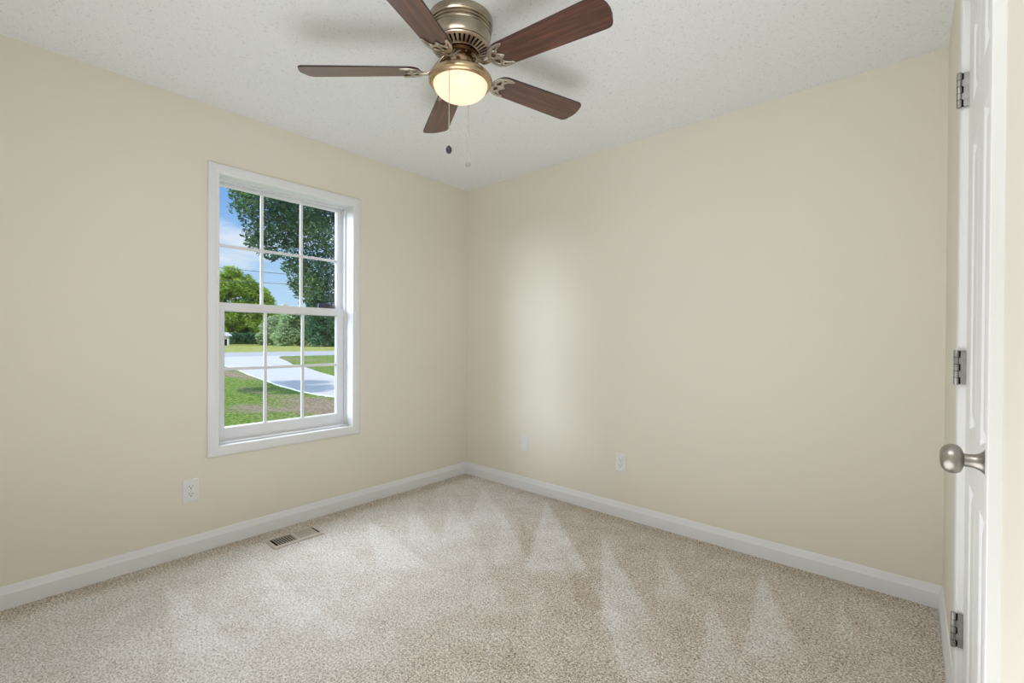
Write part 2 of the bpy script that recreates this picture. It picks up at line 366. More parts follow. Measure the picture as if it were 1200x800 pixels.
# ------------------------------------------------------------------ baseboards
BP = [(0, 0), (.0135, 0), (.0135, .064), (.0120, .067), (.0100, .074), (.0075, .083), (.0055, .092), (.004, .096), (0, .097)]
def base(name, fn):
    mb = MB(); mb.sweep(fn, BP, False); return mb.build(name, M['trim'], kind='structure', smooth=25)
base('baseboard_left', lambda d, z: [(d, -L+d, z), (d, -d, z)])
base('baseboard_back', lambda d, z: [(d, -d, z), (W-d, -d, z)])
base('baseboard_right', lambda d, z: [(W-d, -d, z), (W-d, -.938, z)])
base('baseboard_right', lambda d, z: [(W-d, -1.652, z), (W-d, -L+d, z)])
base('baseboard_rear', lambda d, z: [(W-d, -L+d, z), (d, -L+d, z)])

# ------------------------------------------------------------------ windows
CP = [(.0, 0), (.0, .013), (.006, .016), (.014, .0155), (.018, .0175), (.046, .0165), (.052, .014), (.055, .009), (.055, 0)]
def window(name, P, a0, a1, z0, z1, cols=3):
    """P(a, z, d) -> 3-D point: a along the wall, z up, d depth (+ into the room)"""
    root = empty(name, P((a0+a1)/2, z0, 0)); tag(root, kind='structure')
    inv = Matrix.Translation(-Vector(root.location))
    def put(mb, nm, mt, parent=root, **kw):
        o = mb.build(nm, mt, None, **kw); o.data.transform(inv); o.parent = parent; return o
    def rect(A0, A1, Z0, Z1): return lambda o, d: [P(A0-o, Z0-o, d), P(A1+o, Z0-o, d), P(A1+o, Z1+o, d), P(A0-o, Z1+o, d)]
    i = .004
    put(MB().sweep(rect(a0+i, a1-i, z0+i, z1-i), CP, True), 'casing', M['trim'], smooth=25)
    # wooden jamb lining the wall
    put(MB().sweep(rect(a0, a1, z0, z1), [(0, 0), (0, -.086), (.012, -.086), (.012, 0)], True), 'jamb_lining', M['trim'])
    # vinyl frame with two tracks
    fr = [(.012, -.086), (-.012, -.086), (-.012, -.092), (-.004, -.092), (-.004, -.133), (-.014, -.133), (-.014, -.138), (-.004, -.138), (-.004, -.175), (-.018, -.175), (-.018, -.185), (.012, -.185)]
    put(MB().sweep(rect(a0, a1, z0, z1), fr, True), 'frame', M['vinyl'])
    zm = 1.325
    def sash(nm, A0, A1, Z0, Z1, gA, gB, gZ0, gZ1, d):
        t = .016
        # sash: stiles and rails as one frame of unequal members with a small glazing bead
        mb = MB()
        for x0, x1, q0, q1 in ((A0, gA, Z0, Z1), (gB, A1, Z0, Z1), (gA, gB, Z0, gZ0), (gA, gB, gZ1, Z1)):
            mb.box(P(x0, q0, d-t), P(x1, q1, d+t))
        s = put(mb, nm, M['vinyl'], bevel=.002)
        put(MB().sweep(rect(gA, gB, gZ0, gZ1), [(.0, d+.014), (-.006, d+.005), (-.006, d-.005), (0, d-.014)], True), 'glazing_bead', M['vinyl'], s)
        put(MB().box(P(gA-.003, gZ0-.003, d-.003), P(gB+.003, gZ1+.003, d-.001)), 'glass', M['glass'], s)
        g = MB(); mw = .0085
        for k in range(1, cols):
            x = gA+(gB-gA)*k/cols; g.box(P(x-mw, gZ0-.002, d-.008), P(x+mw, gZ1+.002, d+.005))
        zc = (gZ0+gZ1)/2; g.box(P(gA-.002, zc-mw, d-.007), P(gB+.002, zc+mw, d+.0045))
        put(g, 'muntin_grid', M['vinyl'], s, bevel=.002)
        return s
    put_s = sash('lower_sash', a0+.006, a1-.006, z0+.014, zm+.022, a0+.060, a1-.060, z0+.082, zm-.022, -.112)
    sash('upper_sash', a0+.006, a1-.006, zm-.022, z1-.006, a0+.040, a1-.040, zm+.010, z1-.020, -.152)
    # sill of the lower track, a stepped vinyl nose
    put(MB().box(P(a0+.002, z0+.002, -.088), P(a1-.002, z0+.016, -.134)).box(P(a0+.002, z0+.002, -.086), P(a1-.002, z0+.010, -.05)), 'sill_track', M['vinyl'], bevel=.002)
    am = (a0+a1)/2
    lk = MB().box(P(am-.022, zm+.022, -.120), P(am+.022, zm+.027, -.100)).box(P(am-.010, zm+.027, -.116), P(am+.012, zm+.034, -.104))
    put(lk, 'sash_lock', M['vinyl'], put_s, bevel=.0015)
    return root, put
w1, put1 = window('window_1', lambda a, z, d: (d, a, z), wy0, wy1, wz0, wz1)
# small plastic stop in the right track of window_1, above the lower sash
o = MB().tube([(-.121, -1.0695, 2.03), (-.121, -1.0695, 1.985)], .004, 8); put1(o, 'track_stop', M['vinyl'])

# small dark device fixed outside against the bottom rail of the upper sash
dv = empty('device', (-.185, -1.15, 1.318)); tag(dv, 'small dark box-shaped device with a round lens behind the upper window pane', 'device')
a = MB().box((-.016, -.065, 0), (.0165, .014, .066)).build('body', M['device'], dv, bevel=.003)
MB().box((-.018, .013, 0), (.0168, .068, .079)).build('housing', M['device'], dv, bevel=.003)
mb = MB().lathe([(0, .016), (.007, .016), (.009, .0195), (.013, .0195), (.014, .012), (0, .012)], 24, (0, 0, 0), 'x')
o = mb.build('lens', M['hinge'], dv, smooth=40); o.data.transform(Matrix.Rotation(math.pi, 4, 'Z')); o.location = (.0045, .040, .054)

# ------------------------------------------------------------------ closet door on the right wall
d1 = empty('door_1', (W, DY0, 0)); tag(d1, kind='structure')
def putd(mb, nm, mt, parent=d1, off=(0, 0, 0), **kw):
    o = mb.build(nm, mt, None, **kw); o.data.transform(Matrix.Translation((-W-off[0], -DY0-off[1], -off[2]))); o.parent = parent; o.location = off; return o
DCP = [(.005, 0), (.005, .011), (.009, .0145), (.015, .0125), (.020, .0150), (.044, .0165), (.0545, .0160), (.056, .0145), (.056, 0)]
putd(MB().sweep(lambda o, d: [(W-d, DY0+o, 0), (W-d, DY0+o, DZ+o), (W-d, DY1-o, DZ+o), (W-d, DY1-o, 0)], DCP, False), 'casing', M['door'], smooth=25)
JP = [(0, 0), (0, -.12), (-.006, -.12), (-.006, -.06), (-.016, -.06), (-.016, -.040), (-.003, -.040), (-.003, 0)]
JP = [(0, -.0001), (0, -.12), (-.014, -.12), (-.014, -.040), (-.003, -.040), (-.003, -.0001)]
putd(MB().sweep(lambda o, d: [(W-d, DY0+o, 0), (W-d, DY0+o, DZ+o), (W-d, DY1-o, DZ+o), (W-d, DY1-o, 0)], JP, False), 'jamb', M['door'])
# six-panel slab, face flush with the wall
sy0, sy1, sz0, sz1 = DY0-.006, DY1+.006, .018, DZ-.006
mb = MB(); mb.box((W+.008, sy0, sz0), (W+.035, sy1, sz1))
stile = .098; mul = .080; pw = (sy0-sy1-2*stile-mul)/2
zr = [(sz0, sz0+.20), (.80, .93), (1.64, 1.74), (sz1-.11, sz1)]        # rails
mb.box((W, sy0, sz0), (W+.0085, sy0-stile, sz1)); mb.box((W, sy1, sz0), (W+.0085, sy1+stile, sz1))
mb.box((W, sy0-stile-pw, sz0), (W+.0085, sy0-stile-pw-mul, sz1))
for z0, z1 in zr:
    for y in (sy0-stile, sy0-stile-pw-mul): mb.box((W, y, z0), (W+.0085, y-pw, z1))
for k in range(3):
    pz0, pz1 = zr[k][1], zr[k+1][0]
    for y in (sy0-stile, sy0-stile-pw-mul):
        y1 = y-pw
        rc = lambda o, d, y=y, y1=y1, pz0=pz0, pz1=pz1: [(W+d, y+o, pz0-o), (W+d, y1-o, pz0-o), (W+d, y1-o, pz1+o), (W+d, y+o, pz1+o)]
        mb.sweep(rc, [(0, 0), (-.004, .001), (-.010, .0065), (-.013, .0082), (0, .0084)], True)
        mb.sweep(rc, [(-.020, .0082), (-.040, .002), (-.044, .0015), (-.044, .0084)], True)
        mb.box((W+.0015, y-.044, pz0+.044), (W+.0084, y1+.044, pz1-.044))
slab = putd(mb, 'door_slab', M['door'])
# hinges: two leaves standing out of the gap and a five-knuckle barrel
hy = DY0-.0025
for hz in (1.815, 1.080, .380):
    h = putd(MB().lathe([(0, -.0465), (.0045, -.0465), (.0056, -.0440), (.0056, .0440), (.0045, .0465), (0, .0465)], 16, (W-.0190, hy, hz)), 'hinge', M['hinge'], slab, smooth=40)
    lf = MB().box((W-.0108, hy-.0014, hz-.0445), (W+.02, hy-.0002, hz+.0445))          # leaf let into the door edge
    for zk in (-.0175, .0175): lf.box((W-.0165, hy-.0022, hz+zk-.0085), (W-.0105, hy-.0002, hz+zk+.0085))
    o = putd(lf, 'leaf', M['hinge'], None); o.data.transform(Matrix.Identity(4)); o.parent = d1
    o.name = 'hinge_leaf'; o.parent = slab
    leaf_shadow = MB().box((W-.0175, hy+.0004, hz-.0445), (W+.02, hy+.0014, hz+.0445))  # far leaf, coloured black to stand for the shadow between the leaves
    o = putd(leaf_shadow, 'hinge_leaf', M['slot'], slab)
    g = MB()
    for zk in (-.0265, -.0090, .0090, .0265): g.lathe([(.0058, -.0006), (.0059, 0), (.0058, .0006), (.0052, .0006), (.0052, -.0006)], 16, (W-.0190, hy, hz+zk), closed=True)
    putd(g, 'knuckle_gap', M['slot'], slab)
# knob: rose, shank and rounded knob turned about the wall normal
kn = MB().lathe([(0, 0), (.0315, 0), (.0325, .0015), (.0315, .0032), (.0275, .0050), (.0205, .0085), (.0150, .0145), (.0125, .0205), (.0118, .027), (.0118, .034),
                 (.0135, .0352), (.0185, .0365), (.0235, .0395), (.0265, .0445), (.0272, .050), (.0262, .0555), (.0235, .0605), (.0190, .0645), (.0125, .0668), (.0060, .0674), (0, .0675)], 64, (W, -1.512, .930), 'x')
kb = putd(kn, 'door_knob', M['nickel'], slab, smooth=50)

# ------------------------------------------------------------------ wall plates
def plate_obj(name, loc, rz, label, cat, duplex, size=(.072, .118)):
    """local: face in the local x-z plane, sticks out along -y"""
    root = empty(name, loc, rz); tag(root, label, cat)
    w, h = size[0]/2, size[1]/2
    c = [(-w, -h), (w, -h), (w, h), (-w, h)]
    sw = lambda o, d: [(x+(o if x > 0 else -o), -d, z+(o if z > 0 else -o)) for x, z in c]
    mb = MB().sweep(sw, [(0, 0), (0, .003), (-.0022, .0055), (-.004, .006), (-.01, .006), (-.01, 0)], True)
    mb.box((-w+.0095, 0, -h+.0095), (w-.0095, -.006, h-.0095))
    mb.build('cover_plate', M['plate'], root, smooth=30)
    def screw(x, z):
        s = MB().lathe([(0, .0074), (.0018, .0073), (.0030, .0066), (.0032, .0058), (0, .0058)], 14, (0, 0, 0), 'x')
        o = s.build('screw', M['screw'], root, smooth=40); o.data.transform(Matrix.Rotation(R(90), 4, 'Z')); o.location = (x, 0, z)
    if duplex:
        for s in (-1, 1):
            cz = s*.0195
            pr = []
            for k in range(40):
                a = 2*math.pi*k/40; x = .0172*math.cos(a); z = .0172*math.sin(a); z = max(-.0142, min(.0142, z)); pr.append((x, z))
            n = len(pr); f = MB().add([(x, -.0058, cz+z) for x, z in pr]+[(x*.97, -.0078, cz+z*.97) for x, z in pr], [tuple(range(n, 2*n))]+[(i, (i+1) % n, n+(i+1) % n, n+i) for i in range(n)])
            o = f.build('receptacle', M['plate'], root)
            sl = MB().box((-.0078, -.0076, cz+.0008), (-.0052, -.0082, cz+.0090)).box((.0052, -.0076, cz+.0015), (.0076, -.0082, cz+.0083))
            sl.lathe([(0, .0082), (.0029, .0082), (.0029, .0076)], 16, (0, 0, 0), 'x')
            # ground hole: move last lathe ring verts into place
            nv = 16*3
            for i in range(len(sl.v)-nv, len(sl.v)):
                x, y, z = sl.v[i]; sl.v[i] = (y, x, z+cz-.0065)
            sl.build('slots', M['slot'], o)
        screw(0, 0)
    else:
        screw(0, .030); screw(0, -.030)
    return root
plate_obj('outlet', (0, -1.990, .337), R(90), 'white duplex electrical outlet on the wall that holds the window', 'outlet', True)
plate_obj('outlet', (1.457, 0, .352), 0, 'white duplex electrical outlet on the same wall as the blank cover plate', 'outlet', True)
plate_obj('blank_plate', (.650, 0, .352), 0, 'blank white cover plate low on the wall near the room corner', 'wall plate', False)

# ------------------------------------------------------------------ floor register
rg = empty('floor_register', (.214, -1.536, .006)); tag(rg, 'beige slotted vent register set in the carpet under the window', 'vent')
lx, ly = .052, .124; c = [(-lx, -ly), (lx, -ly), (lx, ly), (-lx, ly)]
sw = lambda o, d: [(x+(o if x > 0 else -o), y+(o if y > 0 else -o), d) for x, y in c]
MB().sweep(sw, [(0, -.003), (0, .006), (.004, .0062), (.012, .002), (.014, 0), (.014, -.006)], True).build('frame', M['register'], rg, smooth=30)
MB().box((-lx, -ly, -.003), (lx, ly, .0008)).build('duct_opening', M['slot'], rg)
MB().box((-lx, -.006, -.001), (lx, .006, .006)).build('cross_bar', M['register'], rg)
for k in range(8):                       # slats of the near half stand open, those of the far half lean almost shut
    y = -ly+.0175+k*.0136
    MB().add([(-lx, y-.0013, 0), (lx, y-.0013, 0), (lx, y+.0013, 0), (-lx, y+.0013, 0), (-lx, y-.0013, .0056), (lx, y-.0013, .0056), (lx, y+.0013, .0056), (-lx, y+.0013, .0056)],
             [(0, 3, 2, 1), (4, 5, 6, 7), (0, 1, 5, 4), (1, 2, 6, 5), (2, 3, 7, 6), (3, 0, 4, 7)]).build('slat', M['register'], rg)
    y = .008+k*.0137
    MB().add([(-lx, y, 0), (lx, y, 0), (lx, y+.0016, 0), (-lx, y+.0016, 0), (-lx, y+.0050, .0056), (lx, y+.0050, .0056), (lx, y+.0080, .0056), (-lx, y+.0080, .0056)],
             [(0, 3, 2, 1), (4, 5, 6, 7), (0, 1, 5, 4), (1, 2, 6, 5), (2, 3, 7, 6), (3, 0, 4, 7)]).build('slat', M['register'], rg)

# ------------------------------------------------------------------ ceiling fan
FX, FY = 1.513, -1.465
fan = empty('ceiling_fan', (FX, FY, H)); tag(fan, 'flush mount ceiling fan with five dark walnut blades and a lit frosted bowl', 'ceiling fan')
def z(v): return v-H
MB().lathe([(0, 0), (.1255, 0), (.1262, z(2.399)), (.1262, z(2.388)), (.1245, z(2.382)), (.1262, z(2.379)), (.1240, z(2.3735)), (.1200, z(2.3720)), (.1205, z(2.3690)), (.1228, z(2.3660)), (.1222, z(2.3615)), (.1185, z(2.3600)), (.1190, z(2.3570)), (.1208, z(2.3545)), (.1203, z(2.3510)), (.1170, z(2.3490)),
            (.1172, z(2.345)), (.1160, z(2.325)), (.1140, z(2.306)), (.1115, z(2.3015)), (.090, z(2.3010)), (0, z(2.3010))], 96).build('motor_housing', M['antique'], fan, smooth=35)
# vented ring: chamfered band with radial slots
vr = MB().lathe([(.1115, z(2.2995)), (.1135, z(2.2970)), (.1125, z(2.2935)), (.1075, z(2.2910)), (.1045, z(2.2895))], 96)
vr.lathe([(.0745, z(2.2765)), (.0715, z(2.2745)), (.0690, z(2.2765)), (.0690, z(2.2960))], 96)
NS = 34
for k in range(NS):
    a0 = 2*math.pi*(k+.0)/NS; a1 = 2*math.pi*(k+.52)/NS
    vs = []
    for zz in (0, .004):
        for r_, a_ in ((.1048, a0), (.1048, a1), (.0742, a1), (.0742, a0)):
            h = 2.2895+(r_-.1045)/(.0745-.1045)*(2.2765-2.2895)
            vs.append((r_*math.cos(a_), r_*math.sin(a_), z(h+zz)))
    vr.add(vs, [(0, 1, 2, 3), (7, 6, 5, 4), (0, 4, 5, 1), (1, 5, 6, 2), (2, 6, 7, 3), (3, 7, 4, 0)])
vent = vr.build('vent_ring', M['copper'], fan, smooth=30)
MB().lathe([(.108, z(2.2955)), (.072, z(2.2830)), (.070, z(2.2900))], 64).build('inner_liner', M['slot'], vent, smooth=30)
rotor = MB().lathe([(0, z(2.286)), (.066, z(2.286)), (.067, z(2.270)), (.060, z(2.262)), (.040, z(2.258)), (0, z(2.258))], 64).build('rotor', M['rotor'], fan, smooth=35)
for k in range(10):
    a = 2*math.pi*(k+.5)/10; MB().lathe([(0, -.0035), (.003, -.003), (.0036, 0), (.0036, .002)], 10, (.052*math.cos(a), .052*math.sin(a), z(2.2625))).build('rotor_screw', M['screw'], rotor, smooth=40)
MB().lathe([(0, z(2.262)), (.040, z(2.262)), (.0425, z(2.258)), (.0425, z(2.249)), (.0455, z(2.246)), (.0465, z(2.232)), (.0450, z(2.214)), (.0470, z(2.206)), (.0, z(2.206))], 64).build('switch_housing', M['fitter_glow'], fan, smooth=35)
kit = MB().lathe([(.0, z(2.208)), (.046, z(2.208)), (.060, z(2.2065)), (.078, z(2.203)), (.098, z(2.196)), (.114, z(2.187)), (.1235, z(2.176)), (.1255, z(2.168)), (.1240, z(2.160)), (.1185, z(2.1525)), (.1085, z(2.150)), (.1060, z(2.1525)), (.1060, z(2.162)), (0, z(2.17))], 96).build('light_fitter', M['fitter_glow'], fan, smooth=40)
prof = [(0, z(2.0940))]
for k in range(1, 15):
    t = math.pi/2*k/15; prof.append((.1065*math.sin(t)**.92, z(2.155-.061*math.cos(t)**.95)))
prof += [(.1055, z(2.1575)), (.10, z(2.1585)), (0, z(2.160))]
MB().lathe(prof, 96).build('glass_bowl', M['bowl'], fan, smooth=60)

# blades: tilted together by the fan's slight sag
def blade_mesh():
    # outline in local x (radius) y (width)
    x0, x1 = .158, .632
    top = []
    def wv(x):
        t = (x-x0)/(x1-x0); return .0535+.0125*min(1, t*1.15)
    n = 12; pts = []
    rr = .050
    for k in range(n+1):                  # rounded root
        a = R(180)-R(90)*k/n
        pts.append((x0+.052+.052*math.cos(a), wv(x0+.05)*math.sin(a)**.8))
    for x in np.linspace(x0+.09, x1-.035, 8): pts.append((x, wv(x)))
    rc = .026
    for k in range(7):
        a = R(90)-R(82)*k/6; pts.append((x1-.010-rc+rc*math.cos(a), wv(x1)-rc+rc*math.sin(a)))
    pts.append((x1-.003, .022)); pts.append((x1, 0))
    low = [(x, -y) for x, y in pts[::-1]]
    poly = pts+low[1:-1]
    out = []
    for p in poly:
        if not out or (abs(p[0]-out[-1][0])+abs(p[1]-out[-1][1])) > 1e-5: out.append(p)
    return out
bp_ = blade_mesh()
def curve_plate(name, loops, thick, bev, mt):
    cu = bpy.data.curves.new(name, 'CURVE'); cu.dimensions = '2D'; cu.fill_mode = 'BOTH'; cu.extrude = thick/2; cu.bevel_depth = bev; cu.bevel_resolution = 2; cu.resolution_u = 6
    for lp in loops:
        sp = cu.splines.new('BEZIER'); sp.bezier_points.add(len(lp)-1); sp.use_cyclic_u = True
        for b_, p in zip(sp.bezier_points, lp):
            b_.co = (p[0], p[1], 0); b_.handle_left_type = b_.handle_right_type = 'AUTO' if len(p) < 3 else 'VECTOR'
    tmp = bpy.data.objects.new(name, cu); COL.objects.link(tmp)
    dg = bpy.context.evaluated_depsgraph_get(); me = bpy.data.meshes.new_from_object(tmp.evaluated_get(dg))
    bpy.data.objects.remove(tmp); bpy.data.curves.remove(cu); me.name = name; me.materials.clear(); me.materials.append(mt); return me
# batwing blade iron: scalloped outer edge towards the tip, two leaf-shaped openings each side of the mid rib
outer = [(.150, 0), (.151, .018), (.162, .036), (.182, .048), (.205, .0525), (.232, .0510, 1), (.228, .0440), (.212, .0380), (.198, .0270), (.196, .0160), (.207, .0060), (.214, 0, 1)]
outer = outer+[(p[0], -p[1], *p[2:]) for p in outer[-2:0:-1]]
hole1 = [(.166, .006), (.168, .020), (.178, .030), (.184, .022), (.186, .010), (.177, .005)]
hole2 = [(.184, .036), (.200, .0440), (.214, .0450), (.203, .0385), (.192, .0315)]
loops = [outer, hole1, [(x, -y) for x, y in hole1[::-1]], hole2, [(x, -y) for x, y in hole2[::-1]]]
iron_me = curve_plate('blade_iron', loops, .002, .0016, M['silver'])
sag = empty('tmp'); bpy.data.objects.remove(sag)
gx, gy, zb, th0, pit = -.0208, .0431, z(2.2071), R(5.895), R(12.4)
first = None
for k in range(5):
    th = th0+R(72)*k
    d = Vector((math.cos(th), math.sin(th), 0)); nn = Vector((-math.sin(th), math.cos(th), 0))
    d = Vector((d.x, d.y, gx*d.x+gy*d.y)).normalized()
    nn = nn*math.cos(pit)+Vector((0, 0, -math.sin(pit))); nn = (nn+Vector((0, 0, gx*nn.x+gy*nn.y))); nn = (nn-d*nn.dot(d)).normalized()
    up = d.cross(nn)
    Mx = Matrix(((d.x, nn.x, up.x, 0), (d.y, nn.y, up.y, 0), (d.z, nn.z, up.z, zb), (0, 0, 0, 1)))
    if first is None:
        b = MB().prism(bp_, -.003, .003).build('blade', M['wood'], fan, bevel=.0008, mats=[M['wood'], M['wood_edge']])
        for p in b.data.polygons:
            if abs(p.normal.z) < .7: p.material_index = 1
        ir = bpy.data.objects.new('blade_iron', iron_me); COL.objects.link(ir); ir.parent = b; ir.location = (0, 0, -.0062)
        arm = MB().tube([(.058, 0, .048), (.075, 0, .040), (.096, .004, .018), (.115, .004, -.002), (.135, 0, -.008), (.160, 0, -.007)], [.008, .0075, .007, .0065, .007, .006], 12)
        arm.tube([(.060, .014, .050), (.076, .013, .036), (.092, .009, .016), (.108, .003, .000)], .0045, 10)
        arm.tube([(.060, -.014, .050), (.076, -.013, .036), (.092, -.009, .016), (.108, -.003, .000)], .0045, 10)
        am = arm.build('blade_arm', M['antique'], b, smooth=60)
        scr = [MB().lathe([(0, -.0115), (.0025, -.011), (.0036, -.0095), (.0036, -.006)], 12, (sx, sy, 0)).build('screw', M['screw'], b, smooth=40) for sx, sy in ((.190, .0335), (.190, -.0335), (.202, 0))]
        first = (b, ir, am, *scr); bb_ = b
    else:
        bb_ = first[0].copy(); COL.objects.link(bb_)
        for ch in first[1:]:
            c_ = ch.copy(); COL.objects.link(c_); c_.parent = bb_
        bb_.parent = fan
    bb_.matrix_local = Mx
# pull chains
def chain(nm, x, y, zt, zbm, fob, joint=None):
    p = MB(); n = int((zt-zbm)/.0042)
    for i in range(n):
        zz = zt-(i+.5)*(zt-zbm)/n
        p.lathe([(0, -.0018), (.0015, -.0011), (.0020, 0), (.0015, .0011), (0, .0018)], 6, (x, y, z(zz)))
    p.tube([(x, y, z(zt)), (x, y, z(zbm))], .0007, 5)
    o = p.build(nm, M['chain'], fan, smooth=60)
    if joint: MB().lathe([(0, -.004), (.0028, -.003), (.0032, 0), (.0028, .003), (0, .004)], 12, (x, y, z(joint))).build('connector', M['chain'], o, smooth=60)
    fob(x, y, z(zbm), o)
def fob_dark(x, y, zz, o):
    MB().lathe([(0, .004), (.004, .001), (.0090, -.005), (.0112, -.012), (.0104, -.020), (.0065, -.0265), (0, -.0285)], 24, (x, y, zz)).build('fob', M['fob'], o, smooth=60)
def fob_ring(x, y, zz, o):
    mb = MB(); pts = []
    for k in range(25):
        a = 2*math.pi*k/24; pts.append((x+.0062*math.cos(a), y+.0054*math.cos(a), zz-.008+.0085*math.sin(a)))
    mb.tube(pts, .0022, 8); mb.tube([(x-.0045, y-.004, zz-.013), (x+.0045, y+.004, zz-.003)], .0018, 8)
    mb.build('fob', M['nickel'], o, smooth=60)
pa = at(526.5, 80, 2, 2.158); chain('pull_chain', pa.x-FX, pa.y-FY, 2.155, 1.868, fob_dark)
dd = (_fw+_r*((549-600)/F_PX)-_u*((120-400)/F_PX)); pb = CAM+dd*1.945
chain('pull_chain', pb.x-FX, pb.y-FY, 2.20, 1.895, fob_ring, 2.012)

# ================================================================== outside
GY = GZ
# lawn between the house and the road, bare patches held as an attribute
def grid_obj(name, x0, x1, y0, y1, nx, ny, bare_fn, mt, z0=GZ, relief=0, geo=1.0):
    u = np.linspace(0, 1, nx)**geo; xs = x1+(x0-x1)*u; ys = np.linspace(y0, y1, ny)
    X, Y = np.meshgrid(xs, ys, indexing='ij'); Z = np.full(X.shape, z0)+(rng.random(X.shape)-.5)*relief
    V = np.stack([X, Y, Z], -1).reshape(-1, 3); i = np.arange(nx-1)[:, None]*ny+np.arange(ny-1)[None]
    me = bpy.data.meshes.new(name); me.from_pydata(V.tolist(), [], np.stack([i, i+ny, i+ny+1, i+1], -1).reshape(-1, 4).tolist())
    a = me.attributes.new('bare', 'FLOAT', 'POINT'); a.data.foreach_set('value', bare_fn(X, Y).reshape(-1).astype(np.float32))
    o = bpy.data.objects.new(name, me); COL.objects.link(o); me.materials.append(mt); me.shade_smooth(); o['kind'] = 'structure'; return o
blobs = [(-20.5, 4.55, 3.4, .50, 1.0), (-24.5, 5.0, 4, .55, .8), (-13.3, 2.95, 1.6, .45, .9), (-9.0, 1.5, 1.0, .40, 1.0), (-8.3, 2.3, 1.3, .55, .9), (-8.7, 3.2, 1.2, .5, 1.1), (-7.2, 2.6, 1.0, .5, .7), (-10.5, 3.0, 1.2, .4, .6), (-18.5, 9.6, 2.0, .5, .5), (-34, 13, 6, 2, .5)]
def bare(X, Y):
    b = np.full(X.shape, -.10)
    for x, y, rx, ry, a in blobs: b = b+a*np.exp(-((X-x)/rx)**2-((Y-y)/ry)**2)
    b -= .5*np.exp(-((X+15)/4)**2-((Y-2.0)/1.6)**2)
    return b
grid_obj('trim_lawn', -40.2, -.19, -14, 30, 260, 220, bare, M['lawn'], relief=.03, geo=1.0)
for nm, a, b, mt in (('trim_road', (-54, -260, GZ-.3), (-40, 300, GZ+.012), M['asphalt']),):
    MB().box(a, b).build(nm, mt, kind='structure')
grid_obj('trim_field', -240, -53.8, -260, 300, 60, 60, lambda X, Y: X*0-.2, M['field'])
grid_obj('trim_side_lawn', -40.2, -.19, 29.9, 200, 30, 60, lambda X, Y: X*0-.1, M['lawn'])
grid_obj('trim_side_lawn', -40.2, 40, -200, -13.9, 30, 60, lambda X, Y: X*0-.1, M['lawn'])
# concrete drive from the right, curving away and flaring out at the road
up_edge = [(-40.4, 15.6), (-39.0, 14.3), (-36.0, 13.0), (-30.5, 11.31), (-25.0, 9.44), (-22.2, 8.93), (-18.6, 7.87), (-16.07, 7.25), (-13, 6.75), (-10, 6.6), (-6, 6.6)]
lo_edge = [(-6, 3.9), (-8.4, 3.85), (-9.69, 3.80), (-10.6, 3.72), (-11.6, 3.75), (-12.83, 3.93), (-14.28, 4.10), (-16.25, 4.49), (-19.28, 4.99), (-23.09, 5.77), (-25.54, 6.18), (-28.4, 6.67), (-32, 6.9), (-36, 6.2), (-39, 4.2), (-40.4, 2.2)]
MB().prism(up_edge+lo_edge, GZ-.1, GZ+.045).build('trim_driveway', M['concrete'], kind='structure')

# leaves: small folded leaf blades gathered in clumps
def foliage(name, clumps, per, size, mt, parent, squash=.8):
    cs = []; 
    for (cx, cy, cz, r) in clumps:
        n = int(per*(r**2)); 
        if n < 8: n = 8
        v = rng.normal(size=(n, 3)); v /= np.linalg.norm(v, axis=1)[:, None]; rad = rng.random(n)**.45
        p = v*rad[:, None]*r; p[:, 2] *= squash; cs.append(p+np.array([cx, cy, cz]))
    P = np.concatenate(cs); n = len(P)
    a = rng.normal(size=(n, 3)); a[:, 2] *= .6; a /= np.linalg.norm(a, axis=1)[:, None]
    b = rng.normal(size=(n, 3)); b -= a*(a*b).sum(1)[:, None]; b /= np.linalg.norm(b, axis=1)[:, None]
    c = np.cross(a, b); s = (size*(.6+.8*rng.random(n)))[:, None]
    V = np.stack([P-a*s, P+b*s*.5+c*s*.12, P+a*s, P-b*s*.5+c*s*.12], 1).reshape(-1, 3)
    F4 = np.arange(4*n).reshape(-1, 4); F3 = np.concatenate([F4[:, [0, 1, 2]], F4[:, [0, 2, 3]]])
    me = bpy.data.meshes.new(name); me.vertices.add(4*n); me.vertices.foreach_set('co', V.reshape(-1).astype(np.float32))
    me.loops.add(len(F3)*3); me.loops.foreach_set('vertex_index', F3.reshape(-1).astype(np.int32))
    me.polygons.add(len(F3)); me.polygons.foreach_set('loop_start', np.arange(0, len(F3)*3, 3, dtype=np.int32)); me.update(calc_edges=True)
    o = bpy.data.objects.new(name, me); COL.objects.link(o); me.materials.append(mt); o.parent = parent; return o
def tree(label, x, y, clumps, per, size, mt, trunk=None, name='tree', group=None):
    t = empty(name, (x, y, GZ)); tag(t, label, 'shrub' if name == 'shrub' else 'tree', group)
    foliage('foliage', [(a-x, b-y, c-GZ, r) for a, b, c, r in clumps], per, size, mt, t)
    if trunk:
        h, r = trunk
        mb = MB(); mb.tube([(0, 0, -.1), (.02*h, .01*h, h*.35), (-.01*h, .02*h, h*.7), (.02*h, 0, h)], [r, r*.8, r*.6, r*.3], 12)
        for k in range(7):
            a = k*2.4; z0 = h*(.4+.07*k); mb.tube([(0, 0, z0), (h*.12*math.cos(a), h*.12*math.sin(a), z0+h*.12), (h*.26*math.cos(a), h*.26*math.sin(a), z0+h*.2)], [r*.45, r*.3, r*.12], 8)
        mb.build('trunk', M['trunk'], t, smooth=60)
    return t
def P3(px, py, X): p = at(px, py, 0, X); return p.x, p.y, p.z
